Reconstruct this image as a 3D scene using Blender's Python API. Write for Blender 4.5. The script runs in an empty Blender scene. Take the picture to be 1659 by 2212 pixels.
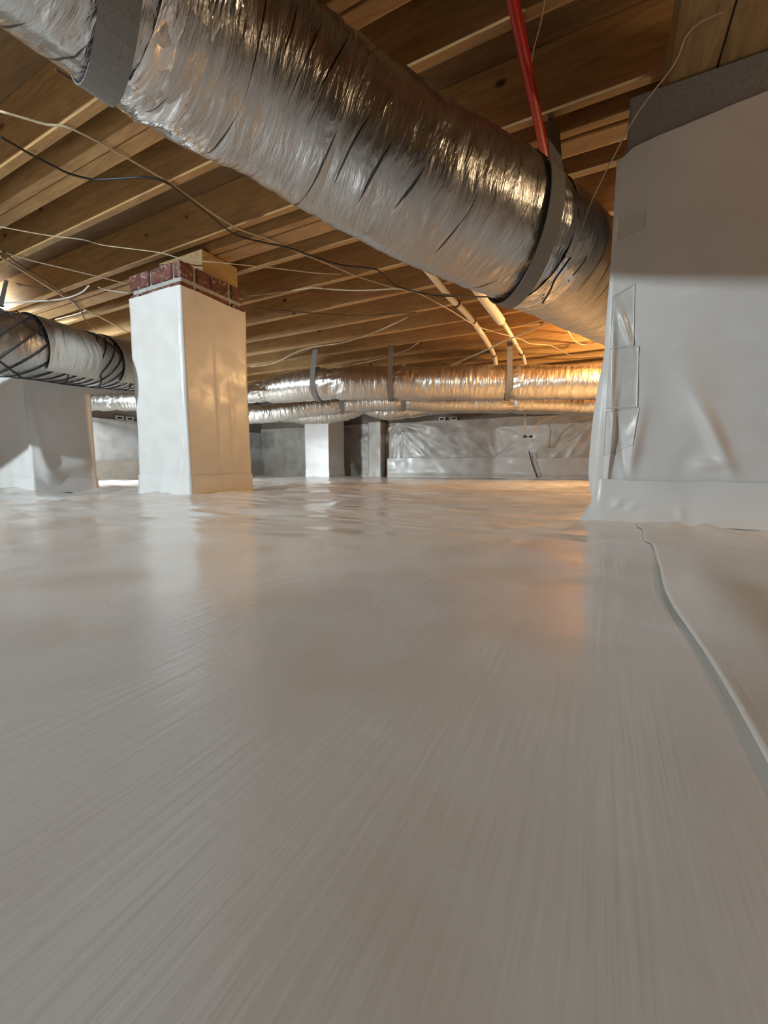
import bpy, bmesh, math, random
import numpy as np
from mathutils import Vector

random.seed(7)
RNG = np.random.default_rng(11)
scene = bpy.context.scene
COL = scene.collection

# ------------------------------------------------------------------ camera
CAM_Z = 0.18
FOCAL_PX, PITCH, YAW = 900.0, math.radians(6.29), math.radians(27.47)
IMG_W, IMG_H = 1659, 2212
cam_data = bpy.data.cameras.new('camera')
cam = bpy.data.objects.new('camera', cam_data)
COL.objects.link(cam)
cam_data.sensor_fit = 'VERTICAL'
cam_data.sensor_height = 36.0
cam_data.sensor_width = 27.0
cam_data.lens = FOCAL_PX / IMG_H * 36.0
cam_data.clip_start = 0.01
cam.location = (0, 0, CAM_Z)
cam.rotation_euler = (math.pi / 2 - PITCH, 0, YAW)
scene.camera = cam

# ------------------------------------------------------------------ world, lights, exposure
world = bpy.data.worlds.new('world')
scene.world = world
world.use_nodes = True
world.node_tree.nodes['Background'].inputs['Color'].default_value = (0.5, 0.55, 0.6, 1)
world.node_tree.nodes['Background'].inputs['Strength'].default_value = 0.02
scene.view_settings.view_transform = 'Standard'
scene.view_settings.look = 'None'
scene.view_settings.gamma = 1.0
scene.view_settings.use_curve_mapping = False
scene.view_settings.exposure = -0.14


def light(name, kind, loc, energy, color, target=None, **kw):
    d = bpy.data.lights.new(name, kind)
    d.energy = energy
    d.color = color
    for k, v in kw.items():
        setattr(d, k, v)
    o = bpy.data.objects.new(name, d)
    COL.objects.link(o)
    o.location = loc
    if target is not None:
        o.rotation_euler = (Vector(target) - Vector(loc)).to_track_quat('-Z', 'Y').to_euler()
    return o


# cool work light standing in the front left of the crawl space
light('cool_work_light', 'AREA', (-2.72, -1.70, 1.43), 125, (0.80, 0.93, 1.0), (-2.3, 2.4, 0.80), shape='DISK', size=0.07)
# cool work light beyond the left-hand pier, up by the joists
light('cool_work_light_left', 'AREA', (-4.90, 1.50, 1.42), 48, (0.82, 0.94, 1.0), (-4.6, 5.0, 0.6), shape='DISK', size=0.40, spread=math.radians(140))
light('back_wall_fill', 'AREA', (-4.90, 1.50, 0.50), 36, (0.84, 0.94, 1.0), (-2.9, 6.2, -1.0), shape='DISK', size=0.25, spread=math.radians(80))  # unseen low fill, added and tilted down to brighten the back wall
# warm bulbs under the joists: one beyond the right-hand column, one just to the right of it
light('warm_bulb', 'POINT', (0.38, 4.38, 1.29), 150, (1.0, 0.60, 0.25), shadow_soft_size=0.04)
light('warm_bulb_near', 'POINT', (1.05, 1.54, 1.26), 15, (1.0, 0.70, 0.40), shadow_soft_size=0.04)


# ------------------------------------------------------------------ pixel -> point in the room (the tape measure used to lay things out)
_F = np.array([-math.sin(YAW) * math.cos(PITCH), math.cos(YAW) * math.cos(PITCH), -math.sin(PITCH)])
_R = np.array([math.cos(YAW), math.sin(YAW), 0.0])
_U = np.cross(_R, _F)
_C = np.array([0, 0, CAM_Z])


def ray(x, y):
    return _F + _R * (x - 829.5) / FOCAL_PX - _U * (y - 1106) / FOCAL_PX


def on_z(x, y, z):
    d = ray(x, y)
    return _C + d * ((z - CAM_Z) / d[2])


def on_y(x, y, Y):
    d = ray(x, y)
    return _C + d * (Y / d[1])


def on_x(x, y, X):
    d = ray(x, y)
    return _C + d * (X / d[0])


def at_d(x, y, D):
    return _C + ray(x, y) * D


# ------------------------------------------------------------------ numpy noise
def _hash(ix, iy, seed):
    h = (ix.astype(np.int64) * 374761393 + iy.astype(np.int64) * 668265263 + seed * 974634777) & 0xFFFFFFFF
    h = ((h ^ (h >> 13)) * 1274126177) & 0xFFFFFFFF
    h = h ^ (h >> 16)
    return (h & 0xFFFFFF) / float(0xFFFFFF)


def vnoise(x, y, seed=0):
    x, y = np.broadcast_arrays(np.asarray(x, float), np.asarray(y, float))
    ix, iy = np.floor(x), np.floor(y)
    fx, fy = x - ix, y - iy
    fx = fx * fx * fx * (fx * (fx * 6 - 15) + 10)
    fy = fy * fy * fy * (fy * (fy * 6 - 15) + 10)
    a, b = _hash(ix, iy, seed), _hash(ix + 1, iy, seed)
    c, d = _hash(ix, iy + 1, seed), _hash(ix + 1, iy + 1, seed)
    return ((a * (1 - fx) + b * fx) * (1 - fy) + (c * (1 - fx) + d * fx) * fy) * 2 - 1


def fbm(x, y, seed=0, octaves=3):
    s, amp = 0, 1.0
    for k in range(octaves):
        s = s + amp * vnoise(x * 2 ** k, y * 2 ** k, seed + 31 * k)
        amp *= 0.5
    return s


def ridged(x, y, seed=0):
    return 1 - np.abs(fbm(x, y, seed, 2))


def smooth(a, b, x):
    t = np.clip((x - a) / (b - a), 0, 1)
    return t * t * (3 - 2 * t)


# ------------------------------------------------------------------ materials
def node_mat(name):
    m = bpy.data.materials.new(name)
    m.use_nodes = True
    nt = m.node_tree
    return m, nt, nt.nodes['Principled BSDF']


def N(nt, kind, **kw):
    n = nt.nodes.new(kind)
    for k, v in kw.items():
        if k.startswith('i_'):
            n.inputs[k[2:].replace('_', ' ')].default_value = v
        else:
            setattr(n, k, v)
    return n


def ramp(nt, src, stops):
    r = nt.nodes.new('ShaderNodeValToRGB')
    el = r.color_ramp.elements
    while len(el) < len(stops):
        el.new(0.5)
    for e, (p, c) in zip(el, stops):
        e.position = p
        e.color = (*c, 1) if len(c) == 3 else c
    nt.links.new(src, r.inputs['Fac'])
    return r.outputs['Color']


def coords(nt, kind, scale=(1, 1, 1), rot=(0, 0, 0), shift_by_object=False):
    tc = nt.nodes.new('ShaderNodeTexCoord')
    mp = nt.nodes.new('ShaderNodeMapping')
    mp.inputs['Scale'].default_value = scale
    mp.inputs['Rotation'].default_value = rot
    src = tc.outputs[kind]
    if shift_by_object:
        oi = nt.nodes.new('ShaderNodeObjectInfo')
        mul = N(nt, 'ShaderNodeMath', operation='MULTIPLY')
        mul.inputs[1].default_value = 37.0
        nt.links.new(oi.outputs['Random'], mul.inputs[0])
        add = N(nt, 'ShaderNodeVectorMath', operation='ADD')
        nt.links.new(src, add.inputs[0])
        nt.links.new(mul.outputs[0], add.inputs[1])
        src = add.outputs[0]
    nt.links.new(src, mp.inputs['Vector'])
    return mp.outputs['Vector']


def noise(nt, vec, scale, detail=3, rough=0.55, distortion=0.0):
    n = N(nt, 'ShaderNodeTexNoise', i_Scale=scale, i_Detail=detail, i_Roughness=rough, i_Distortion=distortion)
    nt.links.new(vec, n.inputs['Vector'])
    return n.outputs['Fac']


def bump(nt, bsdf, height, strength, distance, prev=None):
    b = N(nt, 'ShaderNodeBump', i_Strength=strength, i_Distance=distance)
    nt.links.new(height, b.inputs['Height'])
    if prev is not None:
        nt.links.new(prev, b.inputs['Normal'])
    nt.links.new(b.outputs['Normal'], bsdf.inputs['Normal'])
    return b.outputs['Normal']


def plain(name, color, rough=0.5, metallic=0.0, nscale=60, namount=0.12, bstrength=0.15):
    m, nt, b = node_mat(name)
    v = coords(nt, 'Object')
    f = noise(nt, v, nscale)
    lo = tuple(c * (1 - namount) for c in color)
    hi = tuple(min(1, c * (1 + namount)) for c in color)
    nt.links.new(ramp(nt, f, [(0.3, lo), (0.7, hi)]), b.inputs['Base Color'])
    b.inputs['Roughness'].default_value = rough
    b.inputs['Metallic'].default_value = metallic
    bump(nt, b, f, bstrength, 0.002)
    return m


def wood(name, light_c, dark_c, knot=(0.10, 0.045, 0.02), axis='X', knots=True):
    m, nt, b = node_mat(name)
    L = nt.links
    sc = (1, 9, 9) if axis == 'X' else (9, 1, 9)
    v = coords(nt, 'Object', sc, shift_by_object=True)
    g = noise(nt, v, 4.0, 6, 0.6, 1.2)
    v2 = coords(nt, 'Object', (0.5, 1.3, 1.3) if axis == 'X' else (1.3, 0.5, 1.3), shift_by_object=True)
    big = noise(nt, v2, 2.0, 2)
    grain = ramp(nt, g, [(0.32, dark_c), (0.62, light_c)])
    mix = N(nt, 'ShaderNodeMix', data_type='RGBA', blend_type='MULTIPLY')
    mix.inputs[0].default_value = 0.75
    L.new(grain, mix.inputs[6])
    L.new(ramp(nt, big, [(0.3, (0.70, 0.62, 0.52)), (0.7, (1, 1, 1))]), mix.inputs[7])
    col = mix.outputs[2]
    if knots:
        vk = coords(nt, 'Object', (1.0, 0.02, 1.6) if axis == 'X' else (0.02, 1.0, 1.6), shift_by_object=True)
        wob = noise(nt, vk, 14.0, 2)
        vo = N(nt, 'ShaderNodeTexVoronoi', i_Scale=3.2)
        L.new(vk, vo.inputs['Vector'])
        ad = N(nt, 'ShaderNodeMath', operation='MULTIPLY_ADD')
        ad.inputs[1].default_value = 0.06
        L.new(wob, ad.inputs[0])
        L.new(vo.outputs['Distance'], ad.inputs[2])
        kf = ramp(nt, ad.outputs[0], [(0.075, (1, 1, 1)), (0.12, (0, 0, 0))])
        mk = N(nt, 'ShaderNodeMix', data_type='RGBA')
        L.new(kf, mk.inputs[0])
        L.new(col, mk.inputs[6])
        mk.inputs[7].default_value = (*knot, 1)
        col = mk.outputs[2]
    L.new(col, b.inputs['Base Color'])
    b.inputs['Roughness'].default_value = 0.62
    bump(nt, b, g, 0.25, 0.002)
    return m


def foil(name, tint=(0.80, 0.80, 0.79), rough=0.30, strength=0.9, painted_creases=True, fine=1.0):
    """Aluminised jacket film. UV: u = metres along the duct, v = metres around it."""
    m, nt, b = node_mat(name)
    L = nt.links
    uv = nt.nodes.new('ShaderNodeUVMap')
    def mp(scale, rot=0.0):
        q = nt.nodes.new('ShaderNodeMapping')
        q.inputs['Scale'].default_value = (*scale, 1)
        q.inputs['Rotation'].default_value = (0, 0, rot)
        L.new(uv.outputs['UV'], q.inputs['Vector'])
        return q.outputs['Vector']
    wr = noise(nt, mp((70 * fine, 11 * fine), 0.10), 1.0, 4, 0.6, 0.8)
    med = noise(nt, mp((22, 6), -0.25), 1.0, 3, 0.55, 0.6)
    n1 = bump(nt, b, wr, strength, 0.006)
    n2 = bump(nt, b, med, strength, 0.012, n1)
    col = ramp(nt, med, [(0.25, tuple(c * 0.86 for c in tint)), (0.75, tint)])
    if painted_creases:
        # dark crease reflections along helical ribs, painted in as broken slits at regular pitch
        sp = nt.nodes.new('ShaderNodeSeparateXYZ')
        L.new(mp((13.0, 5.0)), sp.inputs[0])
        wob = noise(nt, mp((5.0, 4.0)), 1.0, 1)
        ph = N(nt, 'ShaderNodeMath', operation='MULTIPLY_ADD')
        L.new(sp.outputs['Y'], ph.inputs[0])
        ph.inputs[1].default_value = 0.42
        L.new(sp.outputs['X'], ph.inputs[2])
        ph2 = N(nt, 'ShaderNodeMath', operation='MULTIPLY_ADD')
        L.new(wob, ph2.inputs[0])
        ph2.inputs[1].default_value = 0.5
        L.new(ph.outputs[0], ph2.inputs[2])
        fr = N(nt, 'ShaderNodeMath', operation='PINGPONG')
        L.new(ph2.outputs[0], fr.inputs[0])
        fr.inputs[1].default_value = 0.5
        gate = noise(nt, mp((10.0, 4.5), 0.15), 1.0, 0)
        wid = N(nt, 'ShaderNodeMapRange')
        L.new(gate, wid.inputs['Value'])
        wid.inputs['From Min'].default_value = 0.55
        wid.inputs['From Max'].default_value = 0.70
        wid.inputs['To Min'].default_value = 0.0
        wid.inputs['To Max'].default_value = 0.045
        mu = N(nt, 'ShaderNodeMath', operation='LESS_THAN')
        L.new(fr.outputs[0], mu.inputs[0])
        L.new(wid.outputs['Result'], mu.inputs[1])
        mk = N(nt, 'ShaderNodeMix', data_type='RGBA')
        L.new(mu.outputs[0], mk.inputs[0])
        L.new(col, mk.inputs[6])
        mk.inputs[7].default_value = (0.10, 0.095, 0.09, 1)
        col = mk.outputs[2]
    L.new(col, b.inputs['Base Color'])
    b.inputs['Metallic'].default_value = 1.0
    L.new(ramp(nt, med, [(0.2, (rough * 0.8,) * 3), (0.8, (rough * 1.35,) * 3)]), b.inputs['Roughness'])
    return m


def liner(name, c1, c2, rough=0.36, weave=True, spec=0.5, patch=1.6, rib_strength=0.26):
    """White reinforced plastic sheet with a fine woven scrim and soft tonal patches."""
    m, nt, b = node_mat(name)
    L = nt.links
    v = coords(nt, 'Object')
    p = noise(nt, v, patch, 3, 0.5)
    p2 = noise(nt, v, patch * 3.2, 2, 0.5, 0.4)
    mean = N(nt, 'ShaderNodeMath', operation='MULTIPLY_ADD')
    L.new(p, mean.inputs[0])
    mean.inputs[1].default_value = 0.5
    half = N(nt, 'ShaderNodeMath', operation='MULTIPLY')
    L.new(p2, half.inputs[0])
    half.inputs[1].default_value = 0.5
    L.new(half.outputs[0], mean.inputs[2])
    L.new(ramp(nt, mean.outputs[0], [(0.40, c2), (0.58, c1)]), b.inputs['Base Color'])
    L.new(ramp(nt, p2, [(0.35, (rough * 0.8,) * 3), (0.65, (rough * 1.3,) * 3)]), b.inputs['Roughness'])
    b.inputs['Specular IOR Level'].default_value = spec
    s = noise(nt, v, 26, 3, 0.55)
    n1 = bump(nt, b, s, 0.10, 0.004)
    if weave:
        vr = coords(nt, 'Object', (170, 7, 7))
        rib0 = noise(nt, vr, 1.0, 2, 0.5)
        ribm = N(nt, 'ShaderNodeMath', operation='MULTIPLY')
        L.new(rib0, ribm.inputs[0])
        L.new(ramp(nt, noise(nt, v, 5.0, 2), [(0.38, (0.25,) * 3), (0.66, (1.0,) * 3)]), ribm.inputs[1])
        rib = ribm.outputs[0]
        vc = coords(nt, 'Object', (7, 95, 9))
        crs = noise(nt, vc, 1.0, 2, 0.5)
        n1 = bump(nt, b, rib, rib_strength, 0.002, n1)
        bump(nt, b, crs, rib_strength * 0.30, 0.0020, n1)
    return m


def brick_mat():
    m, nt, b = node_mat('red_brick')
    L = nt.links
    v = coords(nt, 'Object', shift_by_object=False)
    f = noise(nt, v, 28, 5, 0.65)
    w = noise(nt, v, 24, 4, 0.7, 0.8)
    base = ramp(nt, f, [(0.3, (0.07, 0.032, 0.024)), (0.55, (0.17, 0.062, 0.045)), (0.75, (0.27, 0.12, 0.085))])
    mk = N(nt, 'ShaderNodeMix', data_type='RGBA')
    L.new(ramp(nt, w, [(0.55, (0, 0, 0)), (0.64, (1, 1, 1))]), mk.inputs[0])
    L.new(base, mk.inputs[6])
    mk.inputs[7].default_value = (0.36, 0.31, 0.27, 1)
    L.new(mk.outputs[2], b.inputs['Base Color'])
    b.inputs['Roughness'].default_value = 0.9
    bump(nt, b, f, 0.5, 0.004)
    return m


MAT = dict(
    floor=liner('floor_liner', (0.75, 0.73, 0.70), (0.67, 0.605, 0.53), 0.18),
    sheet=liner('overlap_liner', (0.76, 0.73, 0.69), (0.69, 0.64, 0.57), 0.28),
    wrap=liner('pier_wrap', (0.78, 0.77, 0.75), (0.74, 0.72, 0.69), 0.36, weave=False, patch=3),
    skirt=liner('pier_skirt', (0.80, 0.79, 0.77), (0.75, 0.73, 0.70), 0.36, weave=False, patch=3),
    tape=liner('seam_tape', (0.72, 0.71, 0.67), (0.66, 0.64, 0.60), 0.30, weave=False, patch=9),
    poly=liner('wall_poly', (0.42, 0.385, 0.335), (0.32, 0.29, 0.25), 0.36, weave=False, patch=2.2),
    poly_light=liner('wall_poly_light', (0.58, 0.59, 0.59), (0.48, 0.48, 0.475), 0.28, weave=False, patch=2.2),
    poly_skirt=liner('wall_poly_skirt', (0.48, 0.445, 0.395), (0.40, 0.37, 0.325), 0.36, weave=False, patch=2.2),
    pine=wood('pine', (0.58, 0.365, 0.155), (0.40, 0.23, 0.09)),
    pine_y=wood('pine_beam', (0.44, 0.30, 0.14), (0.28, 0.17, 0.075), axis='Y', knots=False),
    subfloor=wood('subfloor', (0.30, 0.19, 0.09), (0.20, 0.115, 0.05), knots=False),
    block=plain('concrete_block', (0.17, 0.145, 0.12), 0.95, nscale=40, namount=0.25, bstrength=0.5),
    cap=plain('concrete_cap', (0.30, 0.28, 0.27), 0.9, nscale=90, namount=0.12, bstrength=0.3),
    mortar=plain('mortar', (0.42, 0.41, 0.38), 0.95, nscale=70, namount=0.25, bstrength=0.6),
    brick=brick_mat(),
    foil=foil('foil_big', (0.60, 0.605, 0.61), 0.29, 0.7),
    foil_back=foil('foil_back', (0.80, 0.78, 0.74), 0.30, 0.7, painted_creases=False, fine=0.8),
    foil_left=foil('foil_left', (0.50, 0.50, 0.50), 0.34, 0.6, painted_creases=False, fine=0.6),
    foil_band=foil('foil_band', (0.62, 0.60, 0.56), 0.42, 0.5, painted_creases=False, fine=0.8),
    foil_gather=foil('foil_gather', (0.85, 0.86, 0.87), 0.16, 1.0, painted_creases=False, fine=0.4),
    strap=plain('grey_webbing', (0.20, 0.195, 0.19), 0.75, nscale=200, namount=0.15, bstrength=0.3),
    net=plain('black_scrim', (0.025, 0.025, 0.028), 0.6),
    pvc=plain('cream_pvc', (0.78, 0.72, 0.60), 0.35, nscale=20, namount=0.05),
    sleeve=plain('cream_sleeve', (0.76, 0.72, 0.62), 0.5, nscale=50, namount=0.06),
    tan=plain('tan_cable', (0.50, 0.40, 0.27), 0.5),
    white=plain('white_cable', (0.72, 0.70, 0.64), 0.45),
    brown=plain('brown_cable', (0.10, 0.065, 0.035), 0.5),
    black=plain('black_cable', (0.012, 0.011, 0.010), 0.45),
    red=plain('red_pipe', (0.62, 0.012, 0.02), 0.35, nscale=20, namount=0.06),
    vent=plain('vent_frame', (0.55, 0.55, 0.53), 0.6),
    dark=plain('vent_hole', (0.01, 0.01, 0.01), 0.9),
    steel=plain('galvanised', (0.45, 0.45, 0.45), 0.4, metallic=0.9),
)


# ------------------------------------------------------------------ object helpers
def world_loc(o):
    v = np.zeros(3)
    while o is not None:
        v += np.array(o.location)
        o = o.parent
    return v


def tag(o, label=None, cat=None, group=None, kind=None):
    if label: o['label'] = label
    if cat: o['category'] = cat
    if group: o['group'] = group
    if kind: o['kind'] = kind
    return o


def thing(name, label, cat, loc, group=None):
    o = bpy.data.objects.new(name, None)
    o.empty_display_size = 0.05
    COL.objects.link(o)
    o.location = tuple(float(c) for c in loc)
    return tag(o, label, cat, group)


def add(name, verts, faces, mat, parent=None, smooth_shade=True, uv=None, origin=None):
    """verts in room coordinates; faces as an (n,4) array or list."""
    verts = np.asarray(verts, float)
    base = world_loc(parent) if parent is not None else np.zeros(3)
    org = np.asarray(origin if origin is not None else (base if parent is not None else verts.mean(0)), float)
    me = bpy.data.meshes.new(name)
    me.from_pydata((verts - org).tolist(), [], [tuple(int(i) for i in f) for f in faces])
    if uv is not None:
        lay = me.uv_layers.new(name='UVMap')
        idx = np.empty(len(me.loops), dtype=np.int32)
        me.loops.foreach_get('vertex_index', idx)
        lay.data.foreach_set('uv', np.asarray(uv, np.float32)[idx].ravel())
    me.materials.append(mat)
    if smooth_shade:
        me.polygons.foreach_set('use_smooth', [True] * len(me.polygons))
    me.update()
    o = bpy.data.objects.new(name, me)
    COL.objects.link(o)
    if parent is not None:
        o.parent = parent
        o.location = tuple(org - base)
    else:
        o.location = tuple(org)
    return o


def grid_faces(nu, nv, wrap_v=False):
    i = np.arange(nu - 1)[:, None]
    j = np.arange(nv if wrap_v else nv - 1)[None, :]
    j2 = (j + 1) % nv
    return np.stack([i * nv + j, (i + 1) * nv + j, (i + 1) * nv + j2, i * nv + j2], -1).reshape(-1, 4)


def box_bm(lo, hi, bevel=0.004):
    bm = bmesh.new()
    bmesh.ops.create_cube(bm, size=1)
    lo, hi = np.asarray(lo, float), np.asarray(hi, float)
    for v in bm.verts:
        v.co = Vector(((lo + hi) / 2 + np.array(v.co) * (hi - lo)).tolist())
    if bevel:
        bmesh.ops.bevel(bm, geom=list(bm.edges), offset=bevel, segments=1, affect='EDGES')
    return bm


def box(name, lo, hi, mat, parent=None, bevel=0.004, origin=None):
    bm = box_bm(lo, hi, bevel)
    bm.verts.ensure_lookup_table()
    vs = [tuple(v.co) for v in bm.verts]
    fs = [[v.index for v in f.verts] for f in bm.faces]
    bm.free()
    return add(name, vs, fs, mat, parent, False, origin=origin)


def spline(pts, n):
    """Centripetal-ish Catmull-Rom resampled evenly to n points."""
    p = np.asarray(pts, float)
    if len(p) == 2:
        return p[0] + (p[1] - p[0]) * np.linspace(0, 1, n)[:, None]
    e = np.vstack([2 * p[0] - p[1], p, 2 * p[-1] - p[-2]])
    out = []
    for i in range(1, len(e) - 2):
        t = np.linspace(0, 1, 40, endpoint=False)[:, None]
        a, b, c, d = e[i - 1], e[i], e[i + 1], e[i + 2]
        out.append(0.5 * (2 * b + (c - a) * t + (2 * a - 5 * b + 4 * c - d) * t ** 2 + (-a + 3 * b - 3 * c + d) * t ** 3))
    q = np.vstack(out + [p[-1:]])
    s = np.r_[0, np.cumsum(np.linalg.norm(np.diff(q, axis=0), axis=1))]
    u = np.linspace(0, s[-1], n)
    return np.stack([np.interp(u, s, q[:, k]) for k in range(3)], 1)


def frames(P):
    T = np.gradient(P, axis=0)
    T /= np.linalg.norm(T, axis=1)[:, None]
    ref = np.tile(np.array([0, 0, 1.0]), (len(P), 1))
    steep = np.abs(T[:, 2]) > 0.95
    ref[steep] = (0, 1, 0)
    S = np.cross(T, ref)
    S /= np.linalg.norm(S, axis=1)[:, None]
    Uv = np.cross(S, T)
    return T, S, Uv


def tube(name, pts, r, mat, parent=None, n=None, k=8, label=None, cat=None, group=None, resample=True, caps=True):
    P = spline(pts, n or max(8, 6 * len(pts))) if resample else np.asarray(pts, float)
    T, S, Uv = frames(P)
    a = np.linspace(0, 2 * np.pi, k, endpoint=False)
    rr = np.broadcast_to(np.asarray(r, float), (len(P),))
    V = P[:, None, :] + rr[:, None, None] * (np.cos(a)[None, :, None] * Uv[:, None, :] + np.sin(a)[None, :, None] * S[:, None, :])
    F = [list(f) for f in grid_faces(len(P), k, True)]
    if caps:
        F.append(list(range(k)))
        F.append(list(range((len(P) - 1) * k, len(P) * k))[::-1])
    o = add(name, V.reshape(-1, 3), F, mat, parent)
    if label:
        tag(o, label, cat, group)
    return o


def duct_mesh(name, pts, r, mat, parent, n=300, k=96, crinkle=0.004, pinch=(), seed=0, sag=0.0, flat=0.0, a0=None, a1=None, s0=None, s1=None,
              off=0.0, ring_len=0.10, ring_amp=0.0):
    """Flexible duct jacket: wrinkled tube. pinch = [(metre, depth, width)]. Angle 0 is up, pi/2 is to the right of travel."""
    P = spline(pts, 600)
    s = np.r_[0, np.cumsum(np.linalg.norm(np.diff(P, axis=0), axis=1))]
    lo, hi = (s0 if s0 is not None else 0), (s1 if s1 is not None else s[-1])
    u = np.linspace(lo, hi, n)
    P = np.stack([np.interp(u, s, P[:, c]) for c in range(3)], 1)
    T, S, Uv = frames(P)
    closed = a0 is None
    a = np.linspace(0, 2 * np.pi, k, endpoint=False) if closed else np.linspace(a0, a1, k)
    R = np.full(len(u), float(r)) if np.isscalar(r) else np.interp(u / s[-1], r[0], r[1])
    gather = np.zeros(len(u))
    for (c, depth, w) in pinch:
        g = np.exp(-((u - c) / w) ** 2)
        R = R * (1 - depth * g)
        gather = gather + np.exp(-((u - c) / (w * 2.2)) ** 2)
    UU, AA = np.meshgrid(u, a, indexing='ij')
    # periodic in angle: sample noise on a cylinder via cos/sin blend
    wA = AA / (2 * np.pi)
    def per(fn):
        return fn(AA * r0) * (1 - wA) + fn((AA - 2 * np.pi) * r0) * wA
    r0 = float(np.mean(R))
    wr = per(lambda v: fbm(UU * 34 + v * 4.0, v * 6.0, seed, 3))
    wr2 = per(lambda v: ridged(UU * 13 - v * 2.5, v * 3.0 + UU * 1.5, seed + 5)) - 0.6
    lump = per(lambda v: fbm(UU * 3.0, v * 3.5, seed + 9, 2))
    gat = per(lambda v: ridged(UU * 7 + v * 9, v * 16, seed + 13)) - 0.6
    D = crinkle * (wr * 0.9 + wr2 * 0.9) + lump * crinkle * 1.6 + gat * gather[:, None] * crinkle * 3.5
    if ring_amp:
        D = D + ring_amp * (np.abs(np.sin(np.pi * UU / ring_len + AA / 2)) ** 0.7 - 0.6)
    RR = R[:, None] + D + off
    V = P[:, None, :] + RR[..., None] * (np.cos(AA)[..., None] * Uv[:, None, :] * (1 - flat) + np.sin(AA)[..., None] * S[:, None, :] * (1 + flat))
    uv = np.stack([UU, AA * r0], -1).reshape(-1, 2)
    return add(name, V.reshape(-1, 3), grid_faces(len(u), k, closed), mat, parent, True, uv)


def ribbon(name, path, width_dir, w, thick, mat, parent=None):
    """Flat webbing along path; width_dir is one vector for the whole length."""
    P = np.asarray(path, float)
    W = np.asarray(width_dir, float)
    W = W / np.linalg.norm(W)
    T = np.gradient(P, axis=0)
    T /= np.linalg.norm(T, axis=1)[:, None]
    Nn = np.cross(T, W)
    Nn /= np.linalg.norm(Nn, axis=1)[:, None]
    V = np.stack([P + W * w / 2 + Nn * thick / 2, P - W * w / 2 + Nn * thick / 2, P - W * w / 2 - Nn * thick / 2, P + W * w / 2 - Nn * thick / 2], 1)
    F = [list(f) for f in grid_faces(len(P), 4, True)]
    F += [[0, 1, 2, 3], [len(P) * 4 - 1, len(P) * 4 - 2, len(P) * 4 - 3, len(P) * 4 - 4]]
    return add(name, V.reshape(-1, 3), F, mat, parent, False)


JOIST_Z = 1.48          # underside of the joists
JOIST_H = 0.235
X0, X1, Y0, Y1 = -6.0, 3.2, -3.0, 6.3      # the room

# ------------------------------------------------------------------ floor
PIERS = [(-2.645, 1.68, -2.177, 2.15), (-3.72, 1.36, -3.274, 1.73), (-4.34, 5.56, -3.89, 6.0), (0.002, 1.583, 0.50, 1.833)]


def floor_h(x, y):
    mid = smooth(0.45, 1.1, y) * (1 - 0.6 * smooth(3.2, 5.0, y))
    h = 0.014 * mid * fbm(x * 1.5, y * 3.2, 3, 3)
    h = h + 0.009 * mid * ridged(x * 2.2 + y * 0.8, y * 6.0, 8)
    h = h + 0.009 * mid * vnoise(x * 3.1 + 5, y * 2.3, 77)
    h = h + 0.0022 * fbm(x * 4.0, y * 4.0, 21, 2)
    for (ax, ay, bx, by) in PIERS:
        dx = np.maximum(np.maximum(ax - x, x - bx), 0)
        dy = np.maximum(np.maximum(ay - y, y - by), 0)
        d = np.sqrt(dx * dx + dy * dy)
        ang = np.arctan2(y - (ay + by) / 2, x - (ax + bx) / 2)
        h = h + 0.012 * np.exp(-(d / 0.10) ** 2) + 0.007 * np.exp(-(d / 0.28) ** 2) * vnoise(ang * 5.0, d * 1.5, 40)
    return h


def axis_samples(segs):
    return np.unique(np.concatenate([np.linspace(a, b, n) for a, b, n in segs]).round(5))


gx = axis_samples([(X0, -3.2, 70), (-3.2, 0.9, 300), (0.9, X1, 40)])
gy = axis_samples([(Y0, -0.2, 40), (-0.2, 3.2, 380), (3.2, Y1, 130)])
XX, YY = np.meshgrid(gx, gy, indexing='ij')
floor = add('floor', np.stack([XX, YY, floor_h(XX, YY)], -1).reshape(-1, 3), grid_faces(len(gx), len(gy)), MAT['floor'], origin=(0, 0, 0))
floor['kind'] = 'structure'

# second width of liner lapped over the first, its free edge curling up in front of the column
sx = np.concatenate([np.linspace(0.0, 0.06, 14), np.linspace(0.075, 0.5, 30), np.linspace(0.6, 3.0, 16)])
sy = np.linspace(-2.9, 1.50, 200)
SX, SY = np.meshgrid(sx, sy, indexing='ij')
edge = 0.092 + 0.010 * smooth(0.9, 1.4, SY) + 0.004 * fbm(SY * 3.0, SY * 0, 60, 2)
px = edge + SX
lift = 0.0045 * np.exp(-(SX / 0.03)) * (0.55 + 0.45 * vnoise(SY * 5, SY * 0, 61)) * (1 - smooth(0.78, 0.95, SY)) + 0.016 * np.exp(-((SX - 0.05) / 0.05) ** 2) * np.exp(-((SY - 0.70) / 0.16) ** 2)
bottom = floor_h(px, SY) + 0.0025
sheet_v = np.concatenate([np.stack([px, SY, bottom + 0.0012 + lift], -1).reshape(-1, 3), np.stack([px, SY, bottom + lift * 0.9], -1).reshape(-1, 3)])
gf = grid_faces(len(sx), len(sy))
ny = len(sy)
rim = [[j, j + 1, len(sx) * ny + j + 1, len(sx) * ny + j] for j in range(ny - 1)]
add('liner_sheet', sheet_v, [list(f) for f in gf] + [list(f[::-1] + len(sx) * ny) for f in gf] + rim, MAT['sheet'], floor)

# ------------------------------------------------------------------ ceiling: subfloor and joists
ceiling = box('ceiling', (X0, Y0, JOIST_Z + JOIST_H), (X1, Y1, JOIST_Z + JOIST_H + 0.02), MAT['subfloor'], bevel=0)
ceiling['kind'] = 'structure'
joist_proto = None


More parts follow.
